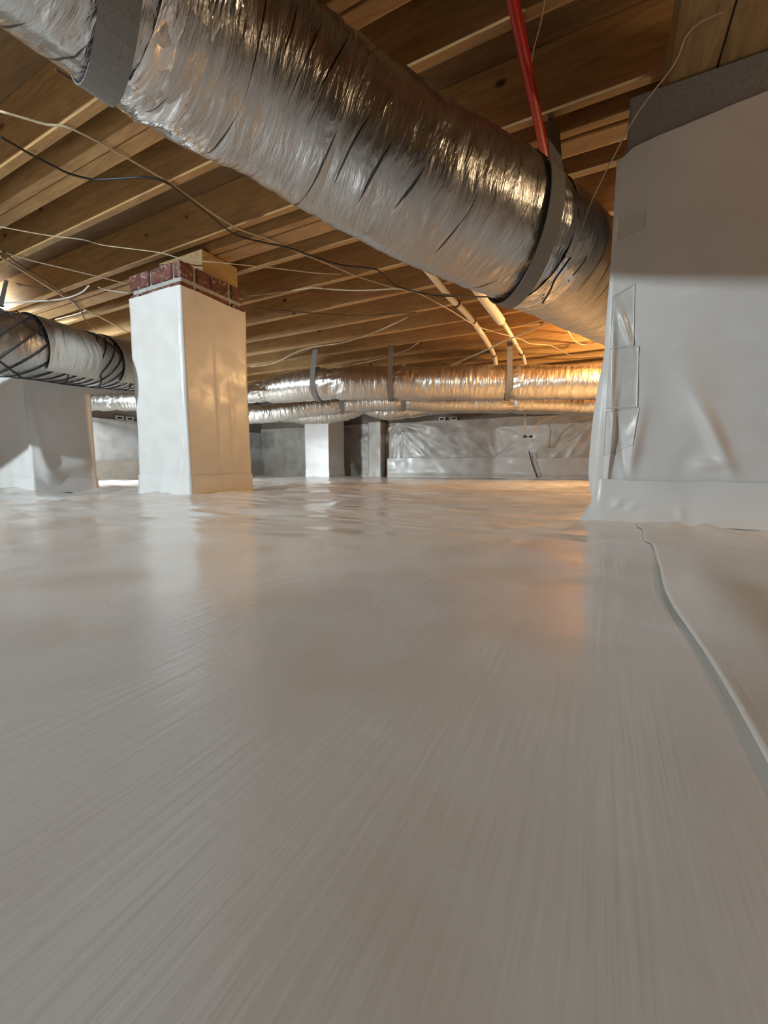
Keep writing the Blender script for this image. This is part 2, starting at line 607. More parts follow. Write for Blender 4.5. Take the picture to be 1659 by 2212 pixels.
def joist(y_back, width=0.040, z=JOIST_Z):
    """One joist running across the room; y_back is the far lower edge."""
    global joist_proto
    c = np.array([(X0 + X1) / 2, y_back - width / 2, z + JOIST_H / 2])
    if joist_proto is None:
        joist_proto = box('joist', c - (abs(X1 - X0) / 2 - 0.01, width / 2, JOIST_H / 2), c + (abs(X1 - X0) / 2 - 0.01, width / 2, JOIST_H / 2), MAT['pine'], ceiling, 0.003, origin=c)
        return joist_proto
    o = joist_proto.copy()
    COL.objects.link(o)
    o.location = tuple(c - world_loc(ceiling))
    o.scale = (1, width / 0.040, 1)
    return o


for i in range(-9, 13):
    joist(1.02 + 0.401 * i + 0.0)
for y, w in ((1.148, 0.043), (1.212, 0.060), (1.955, 0.045), (2.072, 0.105)):     # doubled joists under a partition
    joist(y, w, JOIST_Z + 0.003)
joist(6.29, 0.04)

# ------------------------------------------------------------------ walls
def wall(name, lo, hi):
    o = box(name, lo, hi, MAT['block'], bevel=0)
    o['kind'] = 'structure'
    return o


TOPZ = JOIST_Z + JOIST_H
wall_back = wall('wall_back', (X0 - 0.2, Y1, -0.1), (X1 + 0.2, Y1 + 0.2, TOPZ))
wall_left = wall('wall_left', (X0 - 0.2, Y0 - 0.2, -0.1), (X0, Y1, TOPZ))
wall_right = wall('wall_right', (X1, Y0 - 0.2, -0.1), (X1 + 0.2, Y1, TOPZ))
wall_front = wall('wall_front', (X0, Y0 - 0.2, -0.1), (X1, Y0, TOPZ))


def fan(u, z, cu, cz, seed, amp, reach, n):
    """Folds radiating from a fixing point of the sheet."""
    d = np.sqrt((u - cu) ** 2 + (z - cz) ** 2)
    a = np.arctan2(z - cz, u - cu)
    return amp * np.exp(-(d / reach) ** 2) * smooth(0, 0.12, d) * (ridged(a * n, a * 0 + d * 0.8, seed) - 0.5)


def poly_on_wall(name, wall_obj, u0, u1, z0, z1, to_xyz, mat, fans, seed, nu=220, nz=50, amp=0.012, top_wave=0.012, off=0.012):
    u = np.linspace(u0, u1, nu)
    t = np.linspace(0, 1, nz)
    U_, T_ = np.meshgrid(u, t, indexing='ij')
    top = z1 + top_wave * fbm(U_ * 1.3, U_ * 0, seed, 2)
    Z_ = z0 + (top - z0) * T_
    D = off + amp * (fbm(U_ * 2.5, Z_ * 3.0, seed + 1, 3) * 0.5 + 0.5 * ridged(U_ * 4 + Z_ * 3, Z_ * 5, seed + 2))
    for f in fans:
        D = D + fan(U_, Z_, *f)
    D = np.maximum(D, 0.003)
    D = D + 0.02 * np.exp(-(Z_ / 0.05) ** 2)
    return add(name, to_xyz(U_, D, Z_).reshape(-1, 3), grid_faces(nu, nz), mat, wall_obj)


back_xyz = lambda u, d, z: np.stack([u, Y1 - d, z], -1)
left_xyz = lambda u, d, z: np.stack([X0 + d, u, z], -1)
right_xyz = lambda u, d, z: np.stack([X1 - d, u, z], -1)
front_xyz = lambda u, d, z: np.stack([u, Y0 + d, z], -1)
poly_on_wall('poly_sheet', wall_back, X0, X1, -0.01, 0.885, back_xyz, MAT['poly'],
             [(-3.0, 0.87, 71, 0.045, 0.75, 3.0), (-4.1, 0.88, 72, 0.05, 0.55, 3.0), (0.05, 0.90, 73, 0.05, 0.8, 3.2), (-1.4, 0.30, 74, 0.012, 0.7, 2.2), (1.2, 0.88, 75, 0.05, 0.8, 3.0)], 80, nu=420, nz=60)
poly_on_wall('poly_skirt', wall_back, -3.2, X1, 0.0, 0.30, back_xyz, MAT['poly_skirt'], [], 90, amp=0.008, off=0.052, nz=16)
poly_on_wall('poly_sheet', wall_left, Y0, Y1, -0.01, 0.82, left_xyz, MAT['poly_light'], [(3.1, 0.8, 76, 0.03, 0.6, 3.0)], 84)
poly_on_wall('poly_skirt', wall_left, Y0, Y1, 0.0, 0.25, left_xyz, MAT['poly_skirt'], [], 92, amp=0.006, off=0.045, nz=16)
poly_on_wall('poly_sheet', wall_right, Y0, Y1, -0.01, 0.88, right_xyz, MAT['poly_light'], [], 86)
poly_on_wall('poly_sheet', wall_front, X0, X1, -0.01, 0.88, front_xyz, MAT['poly_light'], [], 88)


def vent(wall_obj, c, axis):
    """Small framed weep vent just above the sheet: frame with an opening, dark inside."""
    w, h, t = 0.105, 0.052, 0.018
    e1 = np.array([1.0, 0, 0]) if axis == 'x' else np.array([0, 1.0, 0])
    nrm = np.array([0, -1.0, 0]) if axis == 'x' else np.array([1.0, 0, 0])
    up = np.array([0, 0, 1.0])
    c = np.asarray(c, float)
    vs, fs = [], []
    for depth in (0.0, t):
        for (a, b) in ((w / 2, h / 2), (w / 2 - 0.017, h / 2 - 0.013)):
            for sx_, sz_ in ((-1, -1), (1, -1), (1, 1), (-1, 1)):
                vs.append(c + e1 * a * sx_ + up * b * sz_ + nrm * depth)
    for i in range(4):
        j = (i + 1) % 4
        fs += [[8 + i, 8 + j, 12 + j, 12 + i], [i, j, 8 + j, 8 + i], [4 + j, 4 + i, 12 + i, 12 + j]]
    f = add('vent', vs, fs, MAT['vent'], wall_obj, False)
    a, b = w / 2 - 0.017, h / 2 - 0.013
    vs = [c + e1 * a * sx_ + up * b * sz_ + nrm * 0.003 for sx_, sz_ in ((-1, -1), (1, -1), (1, 1), (-1, 1))] + [c + nrm * 0.002]
    add('vent_opening', vs, [[0, 1, 4], [1, 2, 4], [2, 3, 4], [3, 0, 4]], MAT['dark'], f, False, origin=world_loc(wall_obj))


for px_, py_ in ((957, 910), (982, 908)):
    p = on_y(px_, py_, Y1)
    vent(wall_back, (p[0], Y1 - 0.035, 0.905), 'x')
for px_, py_ in ((254, 901), (276, 903)):
    p = on_x(px_, py_, X0)
    vent(wall_left, (X0 + 0.035, p[1], 0.845), 'y')



# ------------------------------------------------------------------ wrapped piers
def wrap_offset(side, u, arc, Z, z0, off, loose, seed, flare, bumps):
    D = np.full(Z.shape, float(off)) + loose * fbm(arc * 3.0, Z * 2.4, seed, 2) + loose * 0.5
    D = D + flare * np.exp(-((Z - z0) / 0.05))
    for (sd, bu, bz, su, sz, tilt, amp) in bumps:
        du, dz = u - bu, Z - bz
        ca, sa = math.cos(tilt), math.sin(tilt)
        q = ((du * ca + dz * sa) / su) ** 2 + ((-du * sa + dz * ca) / sz) ** 2
        D = D + amp * np.exp(-q) * (side == sd)
    return np.maximum(D, 0.002)


def wrap_mesh(name, ax, ay, bx, by, z0, z1f, mat, parent, off=0.006, nz=70, seed=0, bumps=(), flare=0.003, rad=0.012, per=240, loose=0.003, foot=None):
    """Sheet around a square pier. bumps: (side, u, z, su, sz, tilt, amp) with side 0 = front (-Y), 1 = right (+X), 2 = back, 3 = left (-X)."""
    W, Dp = bx - ax, by - ay
    side = np.repeat(np.arange(4), per // 4)
    f = np.tile(np.linspace(0, 1, per // 4, endpoint=False), 4)
    # ease sampling into the corners
    cx = np.array([ax, bx, bx, ax])
    cy = np.array([ay, ay, by, by])
    nxt = (side + 1) % 4
    x = cx[side] + (cx[nxt] - cx[side]) * f
    y = cy[side] + (cy[nxt] - cy[side]) * f
    nrm = np.array([(0, -1), (1, 0), (0, 1), (-1, 0)], float)[side]
    prv = np.array([(0, -1), (1, 0), (0, 1), (-1, 0)], float)[(side - 1) % 4]
    corner = f < 1e-9
    nrm[corner] = (nrm[corner] + prv[corner])
    length = np.where(side % 2 == 0, W, Dp)
    u = f * length
    t = np.linspace(0, 1, nz)
    ztop = z1f(side, u) if callable(z1f) else np.full(len(x), z1f)
    Z = z0 + (ztop[None, :] - z0) * t[:, None]
    arc = np.cumsum(np.r_[0, length[:-1] / (per // 4)])
    one = np.ones_like(Z)
    D = wrap_offset(side[None, :] * one, u[None, :] * one, arc[None, :] * one, Z, z0, off, loose, seed, flare, bumps)
    V = np.stack([x[None, :] + nrm[None, :, 0] * D, y[None, :] + nrm[None, :, 1] * D, Z], -1)
    return add(name, V.reshape(-1, 3), grid_faces(nz, per, True), mat, parent)


def course(parent, ax, ay, bx, by, z, h, shift, proud=0.004):
    """One course of separate bricks round a square pier, joints left open to the mortar core."""
    g = 0.016
    def run(length, shift):
        cuts = [0.0]
        p = 0.195 - shift if shift else 0.195
        while p < length - 0.05:
            cuts.append(p)
            p += 0.205
        cuts.append(length)
        return [(a, b) for a, b in zip(cuts[:-1], cuts[1:])]
    W, Dp = bx - ax, by - ay
    for a, b in run(W, shift):
        for y_lo, y_hi in ((ay, ay + 0.095), (by - 0.095, by)):
            j = random.uniform(-0.002, 0.002)
            box('brick', (ax + a + (g / 2 if a else 0), y_lo + j, z), (ax + b - (g / 2 if b < W else 0), y_hi + j, z + h), MAT['brick'], parent, 0.005)
    for a, b in run(Dp - 0.2 - g * 2, 0.1 - shift):
        for x_lo, x_hi in ((ax, ax + 0.095), (bx - 0.095, bx)):
            j = random.uniform(-0.002, 0.002)
            box('brick', (x_lo + j, ay + 0.1 + g / 2 + a + g / 2, z), (x_hi + j, ay + 0.1 + g + b, z + h), MAT['brick'], parent, 0.005)


def pier(rect, film_top, label, bricks, wood_block, bumps, seed, skirt_h=0.125, brick_top=1.343, group=None):
    ax, ay, bx, by = rect
    t = thing('wrapped_pier', label, 'pier', ((ax + bx) / 2, (ay + by) / 2, 0), group)
    box('mortar_core', (ax + 0.012, ay + 0.012, -0.02), (bx - 0.012, by - 0.012, brick_top - 0.004), MAT['mortar'], t, 0.004)
    wrap_mesh('film_wrap', ax, ay, bx, by, 0.0, film_top, MAT['wrap'], t, seed=seed, bumps=bumps)
    sk = wrap_mesh('base_skirt', ax, ay, bx, by, 0.0, lambda s, u: skirt_h + 0.004 * fbm(u * 6.0 + s * 9.0, u * 0, seed + 3, 2), MAT['skirt'], t, off=0.0105, nz=16, seed=seed, flare=0.006, loose=0.003)
    if bricks:
        for k in range(bricks):
            z = brick_top - 0.113 * (k + 1) + 0.025
            course(t, ax, ay, bx, by, z, 0.086, 0.0 if k % 2 == 0 else 0.097)
    if wood_block:
        (wx0, wy0, wx1, wy1) = wood_block
        z0 = brick_top
        box('timber_block', (wx0, wy0, z0), (wx1, wy1, JOIST_Z - 0.001), MAT['pine_y'], t, 0.004)
    return t


def top_a(s, u):
    return 1.205 - 0.012 * (s == 1) * u / 0.47 + 0.004 * fbm(u * 6 + s * 5, u * 0, 44, 2)


pier(PIERS[0], top_a, 'white wrapped pier topped by bare red brick courses and a timber block', 2, (-2.60, 1.855, -2.20, 2.135),
     [(0, 0.43, 0.27, 0.010, 0.10, 0.08, 0.010), (0, 0.37, 0.21, 0.016, 0.075, -0.22, 0.010), (0, 0.40, 0.19, 0.010, 0.06, -0.1, -0.006),
      (0, 0.448, 0.95, 0.010, 0.22, 0.02, 0.010), (0, 0.450, 0.6, 0.010, 0.2, 0.02, 0.009), (0, 0.22, 0.82, 0.16, 0.02, 0.35, 0.002),
      (1, 0.22, 0.55, 0.012, 0.35, 0.0, 0.003), (1, 0.33, 0.45, 0.02, 0.30, 0.0, 0.003)], 5)
pier(PIERS[1], 0.86, 'low grey white wrapped pier standing under the netted duct at left', 0, None,
     [(1, 0.02, 0.45, 0.03, 0.30, 0.15, 0.016), (1, 0.06, 0.20, 0.05, 0.16, 0.5, 0.016), (1, 0.22, 0.18, 0.16, 0.05, 0.4, 0.010), (1, 0.33, 0.24, 0.06, 0.12, -0.6, 0.008)], 15, skirt_h=0.10, brick_top=0.84)
pier(PIERS[2], 1.25, 'small far white pier under the stacked ducts near the back wall', 0, (-4.30, 5.60, -3.95, 5.96), [], 25)

# masonry pilaster on the back wall, under the same sheeting
pil = box('trim_1', (-3.46, 6.13, -0.02), (-3.25, Y1, 1.02), MAT['block'], bevel=0.006)
pil['kind'] = 'structure'
wrap_mesh('poly_sheet', -3.46, 6.13, -3.25, Y1, 0.0, 0.90, MAT['poly'], pil, off=0.012, seed=66, loose=0.006, nz=40, per=120, flare=0.01)

# right-hand column: concrete cap left bare above the film
ax, ay, bx, by = PIERS[3]
column = thing('wrapped_column', 'big white wrapped column with bare grey cap at right, taped corner', 'column', ((ax + bx) / 2, (ay + by) / 2, 0))
box('block_core', (ax + 0.010, ay + 0.010, -0.02), (bx - 0.010, by - 0.010, 1.16), MAT['cap'], column, 0.006)
box('concrete_cap', (ax + 0.018, ay + 0.004, 1.10), (bx - 0.004, by - 0.004, 1.298), MAT['cap'], column, 0.006)


def top_col(s, u):
    return np.where(s == 0, 1.140 + 0.045 * np.minimum(u / 0.35, 1.4) + 0.016 * smooth(0.0, 0.04, u) - 0.016, np.where(s == 3, 1.16 - 0.02 * u / 0.3, 1.19)) + 0.003 * fbm(u * 9 + s * 4, u * 0, 47, 2)


COL_BUMPS = [
    (3, 0.24, 0.30, 0.10, 0.22, 0.0, 0.032), (3, 0.23, 0.14, 0.05, 0.10, 0.0, 0.014),
    (0, 0.014, 0.42, 0.009, 0.20, 0.03, 0.013), (0, 0.020, 0.24, 0.007, 0.16, -0.05, 0.013), (0, 0.040, 0.62, 0.009, 0.055, 0.35, 0.010), (0, 0.058, 0.60, 0.006, 0.05, 0.3, -0.004),
    (0, 0.083, 0.24, 0.020, 0.10, -0.12, 0.015), (0, 0.056, 0.23, 0.012, 0.09, 0.2, -0.008), (0, 0.030, 0.09, 0.03, 0.012, 0.6, 0.008),
    (0, 0.290, 0.27, 0.020, 0.11, 0.42, 0.020), (0, 0.285, 0.185, 0.045, 0.015, 0.0, 0.010), (0, 0.235, 0.20, 0.03, 0.05, -0.5, -0.006), (0, 0.23, 0.42, 0.06, 0.14, 0.25, 0.009), (0, 0.16, 0.36, 0.05, 0.14, 0.0, -0.004)]
COL_OFF, COL_LOOSE, COL_SEED, COL_FLARE = 0.006, 0.004, 35, 0.010
wrap_mesh('film_wrap', ax, ay, bx, by, 0.0, top_col, MAT['wrap'], column, off=COL_OFF, seed=COL_SEED, per=800, nz=220, flare=COL_FLARE, loose=COL_LOOSE, bumps=COL_BUMPS)
wrap_mesh('base_skirt', ax, ay, bx, by, 0.0, lambda s, u: 0.135 + 0.004 * fbm(u * 7 + s * 3, u * 0, 52, 2), MAT['skirt'], column, off=0.012, nz=24, seed=36, per=320, flare=0.048, loose=0.002,
          bumps=[(0, 0.05, 0.06, 0.02, 0.012, 0.7, 0.006), (0, 0.09, 0.05, 0.02, 0.010, 0.5, 0.005), (0, 0.22, 0.03, 0.012, 0.02, 0.2, 0.006)])


def patch(parent, corners, seed, curl=0.004):
    """Piece of seam tape on the front of the column: four picture-frame corners given in metres (x, z)."""
    n = 26
    s, t = np.meshgrid(np.linspace(0, 1, n), np.linspace(0, 1, n), indexing='ij')
    (a, b, c, d) = [np.array(q, float) for q in corners]
    xz = (a[None, None] * ((1 - s) * (1 - t))[..., None] + b[None, None] * (s * (1 - t))[..., None] + c[None, None] * (s * t)[..., None] + d[None, None] * ((1 - s) * t)[..., None])
    u = np.clip(xz[..., 0] - ax, 0.0, 0.3)
    film = wrap_offset(np.zeros_like(u), u, u, xz[..., 1], 0.0, COL_OFF, COL_LOOSE, COL_SEED, COL_FLARE, COL_BUMPS)
    lift = 0.0008 + curl * np.maximum(s - 0.9, 0) / 0.1 * (0.2 + 0.8 * vnoise(t * 3, t * 0, seed) ** 2)
    front = np.stack([xz[..., 0], ay - film - lift - 0.0005, xz[..., 1]], -1)
    rear = np.stack([xz[..., 0], ay - film - lift, xz[..., 1]], -1)
    vs = np.concatenate([front.reshape(-1, 3), rear.reshape(-1, 3)])
    gf_ = grid_faces(n, n)
    ring = [i * n for i in range(n)] + [(n - 1) * n + j for j in range(1, n)] + [i * n + n - 1 for i in range(n - 2, -1, -1)] + [j for j in range(n - 2, 0, -1)]
    fs = [list(f) for f in gf_] + [list(f[::-1] + n * n) for f in gf_] + [[ring[i], ring[(i + 1) % len(ring)], ring[(i + 1) % len(ring)] + n * n, ring[i] + n * n] for i in range(len(ring))]
    add('tape_patch', vs, fs, MAT['tape'], parent)


def col_xz(px_, py_, Y=1.570):
    p = on_y(px_, py_, Y)
    return (p[0], p[2])


for k, (tl, tr, br, bl) in enumerate((((1334, 468), (1394, 455), (1390, 492), (1334, 520)), ((1331, 640), (1371, 612), (1369, 745), (1327, 755)),
                                      ((1326, 752), (1380, 747), (1377, 880), (1320, 884)), ((1322, 888), (1381, 880), (1366, 962), (1316, 985)))):
    c4 = [col_xz(*q) for q in (bl, br, tr, tl)]
    c4[0], c4[3] = (ax + 0.001, c4[0][1]), (ax + 0.001, c4[3][1])
    patch(column, c4, 101 + 2 * k)

# timber beam lying on the column, running towards the viewer
beam = thing('timber_beam', 'rough brown timber beam resting on the grey cap of the column', 'beam', (0.30, 1.2, 1.30))
for xa, xb in ((0.115, 0.232), (0.236, 0.350), (0.354, 0.470)):
    box('plank', (xa, 0.35, 1.300 + random.uniform(0, 0.004)), (xb, 2.10, JOIST_Z - 0.002), MAT['pine_y'], beam, 0.004)

# ------------------------------------------------------------------ the big foil duct across the top
R_BIG = 0.214
BIG = [(-1.02, -2.85, 1.23), (-1.02, -1.6, 1.235), (-1.02, -0.75, 1.25), (-1.02, -0.10, 1.25), (-1.00, 0.42, 1.235), (-0.965, 0.76, 1.235), (-0.88, 0.97, 1.225), (-0.755, 1.14, 1.165), (-0.545, 1.34, 1.065), (-0.29, 1.72, 1.015), (-0.08, 2.28, 1.03), (0.16, 2.90, 1.05), (0.55, 3.45, 1.06), (1.5, 3.8, 1.08), (2.9, 3.9, 1.1)]


def arc_at(pts, target):
    P = spline(pts, 600)
    s = np.r_[0, np.cumsum(np.linalg.norm(np.diff(P, axis=0), axis=1))]
    i = int(np.argmin(np.linalg.norm(P[:, :2] - np.asarray(target)[:2], axis=1)))
    T, S, Uv = frames(P)
    return s[i], P[i], T[i], S[i], Uv[i]


s_left = arc_at(BIG, (-0.98, 0.611))

def s_near_px(pts, px_):
    P = spline(pts, 600)
    s = np.r_[0, np.cumsum(np.linalg.norm(np.diff(P, axis=0), axis=1))]
    v = P - _C
    x = 829.5 + FOCAL_PX * (v @ _R) / (v @ _F)
    ok = (v @ _F) > 0.1
    i = int(np.argmin(np.where(ok, np.abs(x - px_), 1e9)))
    return s[i], P[i]


s_right = arc_at(BIG, s_near_px(BIG, 1118)[1])
big = thing('flex_duct', 'large crinkled silver foil duct hung under the joists across the top', 'duct', (-0.6, 1.4, 0.85))
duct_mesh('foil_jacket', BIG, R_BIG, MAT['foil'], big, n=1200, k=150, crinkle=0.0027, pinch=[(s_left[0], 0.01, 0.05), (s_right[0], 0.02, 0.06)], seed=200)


def strap(center, T, S, Uv, r, top_pts, w, label, lean=0.0, group=None, lift=0.006, n=36, name='hanging_strap', mirror=False, skew=0.0):
    """Webbing sling: up to the joist on both sides, hugging the underside of the duct."""
    c = np.asarray(center, float)
    tops = [np.asarray(p, float) for p in top_pts]
    a = np.linspace(math.radians(62), math.radians(298 if len(tops) == 2 else 392), n)
    low = [c + (r + lift) * (math.cos(q) * Uv + math.sin(q) * S) for q in a]
    if skew:
        low = [p + T * skew * math.sin(q) for p, q in zip(low, a)]
    if mirror:
        low = [c + (r + lift) * (math.cos(q) * Uv - math.sin(q) * S) for q in a]
    p0, p1 = low[0], low[-1]
    pre = [tops[0] + (p0 - tops[0]) * f for f in np.linspace(0, 1, 6, endpoint=False)]
    post = [p1 + (tops[1] - p1) * f for f in np.linspace(0, 1, 7)[1:]] if len(tops) == 2 else []
    path = np.array(pre + low + post)
    t = thing(name, label, 'strap', tops[0], group)
    ribbon('webbing', path, T, w, 0.003, MAT['strap'], t)
    for p in tops:
        tube('screw', [p + (0, 0, -0.012), p + (0, 0, -0.002)], 0.007, MAT['steel'], t, n=3, k=8)
    return t


jz = JOIST_Z + 0.001
_, c, T, S, Uv = s_left
strap(c, T, S, Uv, R_BIG * 1.015, [c + S * 0.11 + (0, 0, jz - c[2])], 0.072, 'wide grey webbing strap pinching the big foil duct, upper left', skew=-0.055)
_, c, T, S, Uv = s_right
strap(c, T, S, Uv, R_BIG * 1.035, [on_z(1196, 262, jz)], 0.070, 'grey webbing strap round the big foil duct beside the white column', skew=-0.10)

# crumpled foil gathered beside the left strap
duct_mesh('foil_gather', BIG, R_BIG, MAT['foil_gather'], big, n=120, k=120, crinkle=0.007, seed=230, s0=s_left[0] + 0.035, s1=s_left[0] + 0.24, off=0.003, a0=math.radians(35), a1=math.radians(215))
duct_mesh('foil_gather', BIG, R_BIG, MAT['foil_gather'], big, n=70, k=120, crinkle=0.004, seed=233, s0=s_right[0] + 0.03, s1=s_right[0] + 0.14, off=0.001, a0=math.radians(20), a1=math.radians(215))

# ------------------------------------------------------------------ netted duct at left
LEFT = [(-5.8, -1.5, 0.77), (-4.6, -0.7, 0.77), (-3.7, 0.0, 0.775), (-3.08, 0.62, 0.785), (-2.80, 1.08, 0.815), (-2.91, 1.50, 0.845), (-3.06, 1.95, 0.895), (-3.30, 2.60, 0.96), (-3.9, 3.4, 1.0)]
R_L = 0.165
net_duct = thing('flex_duct', 'grey foil duct with black netting and pale bands at left, behind the wrapped pier', 'duct', (-2.9, 1.5, 0.65))
duct_mesh('foil_jacket', LEFT, R_L, MAT['foil_left'], net_duct, n=420, k=80, crinkle=0.003, seed=300)


def net_mesh(name, pts, r, mat, parent, s0, s1, pitch=0.13, count=11, rad=0.0028):
    """Black diagonal scrim threads lying on the jacket, joined into one part."""
    P = spline(pts, 600)
    s = np.r_[0, np.cumsum(np.linalg.norm(np.diff(P, axis=0), axis=1))]
    T, S, Uv = frames(P)
    vs, fs, k = [], [], 4
    for sign, cnt in ((1, count), (-1, 3)):
        for c in range(cnt):
            n = 200
            u = np.linspace(s0, s1, n)
            a = -sign * u * 8.5 + c / cnt * 2 * np.pi
            C_ = np.stack([np.interp(u, s, P[:, q]) for q in range(3)], 1)
            Uu = np.stack([np.interp(u, s, Uv[:, q]) for q in range(3)], 1)
            Ss = np.stack([np.interp(u, s, S[:, q]) for q in range(3)], 1)
            w = C_ + (r + 0.004) * (np.cos(a)[:, None] * Uu + np.sin(a)[:, None] * Ss)
            t_, s_, u_ = frames(w)
            b = len(vs)
            for i in range(n):
                for q in range(k):
                    ang = q / k * 2 * np.pi + 0.785
                    vs.append(w[i] + rad * (1 if q % 2 else 1.4) * (math.cos(ang) * u_[i] + math.sin(ang) * s_[i]))
            fs += [[b + i * k + q, b + (i + 1) * k + q, b + (i + 1) * k + (q + 1) % k, b + i * k + (q + 1) % k] for i in range(n - 1) for q in range(k)]
    o = add(name, vs, fs, mat, parent)
    o['kind'] = 'stuff'
    return o


net_mesh('netting', LEFT, R_L, MAT['net'], net_duct, 1.9, 5.2)
sL = lambda p: arc_at(LEFT, p)[0]
pa = [on_z(66, 740, 0.86), on_z(172, 770, 0.88), on_z(222, 775, 0.90)]



sA, sB, sC, sD = [s_near_px(LEFT, q)[0] for q in (60, 168, 218, 300)]
duct_mesh('foil_band', LEFT, R_L + 0.010, MAT['foil_band'], net_duct, n=80, k=70, crinkle=0.0022, seed=310, s0=sA, s1=sB, a0=math.radians(-40), a1=math.radians(138))
duct_mesh('foil_band', LEFT, R_L + 0.010, MAT['foil_band'], net_duct, n=110, k=70, crinkle=0.0022, seed=312, s0=sC, s1=sD + 0.35, a0=math.radians(-40), a1=math.radians(138))
_, c, T, S, Uv = arc_at(LEFT, s_near_px(LEFT, 16)[1])
hook_top, hook_low = on_z(14, 606, JOIST_Z + 0.002), c + Uv * (R_L + 0.018)
hk = thing('hanging_strap', 'narrow grey strap holding the netted duct at the left edge', 'strap', hook_top)
ribbon('webbing', [hook_top + (hook_low - hook_top) * f for f in np.linspace(0, 1, 8)] + [hook_low + S * 0.03], T, 0.022, 0.003, MAT['strap'], hk)
tube('screw', [hook_top + (0, 0, -0.012), hook_top], 0.007, MAT['steel'], hk, n=3, k=8)

# ------------------------------------------------------------------ ducts at the back
UPPER = [(-3.98, 3.76, 1.045), (-3.5, 3.82, 1.055), (-2.86, 3.98, 1.10), (-2.05, 4.28, 1.085), (-1.0, 4.70, 1.075), (-0.08, 4.86, 1.04), (0.8, 5.0, 1.06), (2.9, 5.1, 1.1)]
R_U = 0.178
up = thing('flex_duct', 'long silver foil duct in three straps below the joists at the back', 'duct', (-1.5, 4.5, 0.9))
su = [arc_at(UPPER, p) for p in ((-2.72, 4.04), (-2.10, 4.26), (-0.93, 4.71), (-3.55, 3.82))]
duct_mesh('foil_jacket', UPPER, ([0, 0.05, 0.09, 0.13, 1.0], [0.11, 0.12, 0.15, R_U, R_U]), MAT['foil_back'], up, n=620, k=84, crinkle=0.0045,
          pinch=[(su[0][0], 0.08, 0.07), (su[1][0], 0.05, 0.05), (su[2][0], 0.12, 0.05), (su[3][0], 0.15, 0.04)], seed=400)
LOWER = [tuple(at_d(*q)) for q in ((515, 899, 5.35), (590, 893, 5.35), (650, 884, 5.35), (740, 872, 5.40), (800, 868, 5.40), (870, 866, 5.35), (940, 870, 5.34), (1010, 870, 5.32), (1100, 868, 5.24), (1200, 869, 5.18), (1290, 873, 5.12))] + [(0.9, 5.55, 0.90), (2.9, 5.6, 0.93)]
low = thing('flex_duct', 'second foil duct sagging directly beneath the strapped back duct', 'duct', (-1.5, 4.6, 0.75))
sl_ = [s_near_px(LOWER, q)[0] for q in (738, 872, 1104)]
duct_mesh('foil_jacket', LOWER, ([0, 0.2, 0.34, 0.46, 1.0], [0.11, 0.125, 0.125, 0.146, 0.146]), MAT['foil_back'], low, n=520, k=72, crinkle=0.004, pinch=[(sl_[0], 0.10, 0.05), (sl_[1], 0.16, 0.06), (sl_[2], 0.14, 0.05)], seed=430)
BOTTOM = [tuple(at_d(*q)) for q in ((525, 888, 5.85), (570, 893, 5.85), (630, 897, 5.80), (690, 899, 5.75), (740, 893, 5.72), (785, 880, 5.70), (830, 889, 5.68), (870, 888, 5.66), (930, 880, 5.64), (1010, 872, 5.6), (1100, 868, 5.55))]
bot = thing('flex_duct', 'lowest lumpy foil duct in the back stack, above the small far pier', 'duct', (-3.4, 5.5, 0.75))
sb_ = [s_near_px(BOTTOM, q)[0] for q in (600, 786, 880)]
duct_mesh('foil_jacket', BOTTOM, 0.105, MAT['foil_back'], bot, n=360, k=60, crinkle=0.005, pinch=[(sb_[0], 0.12, 0.06), (sb_[1], 0.20, 0.08), (sb_[2], 0.12, 0.06)], seed=460)

for i, (px_, txt) in enumerate(((688, 'grey strap hanging at the bent left end of the long back duct'), (846, 'second grey strap from the left on the long back duct'), (1098, 'grey strap on the long back duct beside the white pipes'))):
    s_, p_ = s_near_px(UPPER, px_)
    _, c, T, S, Uv = arc_at(UPPER, p_)
    strap(c, T, S, Uv, R_U * 1.03, [c + S * 0.07 + (0, 0, jz - c[2])], 0.055, txt)
for px_, txt in ((738, 'short grey band round the lower back duct, nearer the far pier'), (872, 'short grey band round the lower back duct, under the second strap')):
    s_, p_ = s_near_px(LOWER, px_)
    _, c, T, S, Uv = arc_at(LOWER, p_)
    strap(c, T, S, Uv, 0.124, [c - S * 0.06 + (0, 0, jz - c[2])], 0.045, txt, mirror=True)

# narrow duct seen through the gap left of the near pier
GAP = [(-5.9, 2.9, 0.96), (-5.3, 3.1, 0.955), (-4.95, 3.25, 0.95), (-4.62, 3.42, 0.955)]
far_d = thing('flex_duct', 'narrow far foil duct seen in the gap between the two left piers', 'duct', (-5.0, 3.3, 0.85))
sg = s_near_px(GAP, 250)[0]
duct_mesh('foil_jacket', GAP, 0.10, MAT['foil_back'], far_d, n=220, k=56, crinkle=0.004, pinch=[(sg, 0.14, 0.04), (s_near_px(GAP, 208)[0], 0.12, 0.04)], seed=480)

# ------------------------------------------------------------------ pipes
PZ = JOIST_Z - 0.032


def pipe_points(px_list, z):
    return [on_z(x, y, z) for x, y in px_list]


p1 = [(-1.06, 1.9, PZ)] + pipe_points([(925, 585), (970, 640), (1010, 680), (1040, 720), (1064, 760)], PZ)
p1 += [p1[-1] + np.array((-0.03, 0.30, -0.05)), p1[-1] + np.array((-0.05, 0.45, -0.25)), p1[-1] + np.array((-0.05, 0.47, -0.33))]
pipe = thing('drain_pipe', 'cream plastic pipe with black clips bending down behind the back duct', 'pipe', p1[2])
tube('pipe_run', p1, 0.0235, MAT['pvc'], pipe, n=80, k=16)


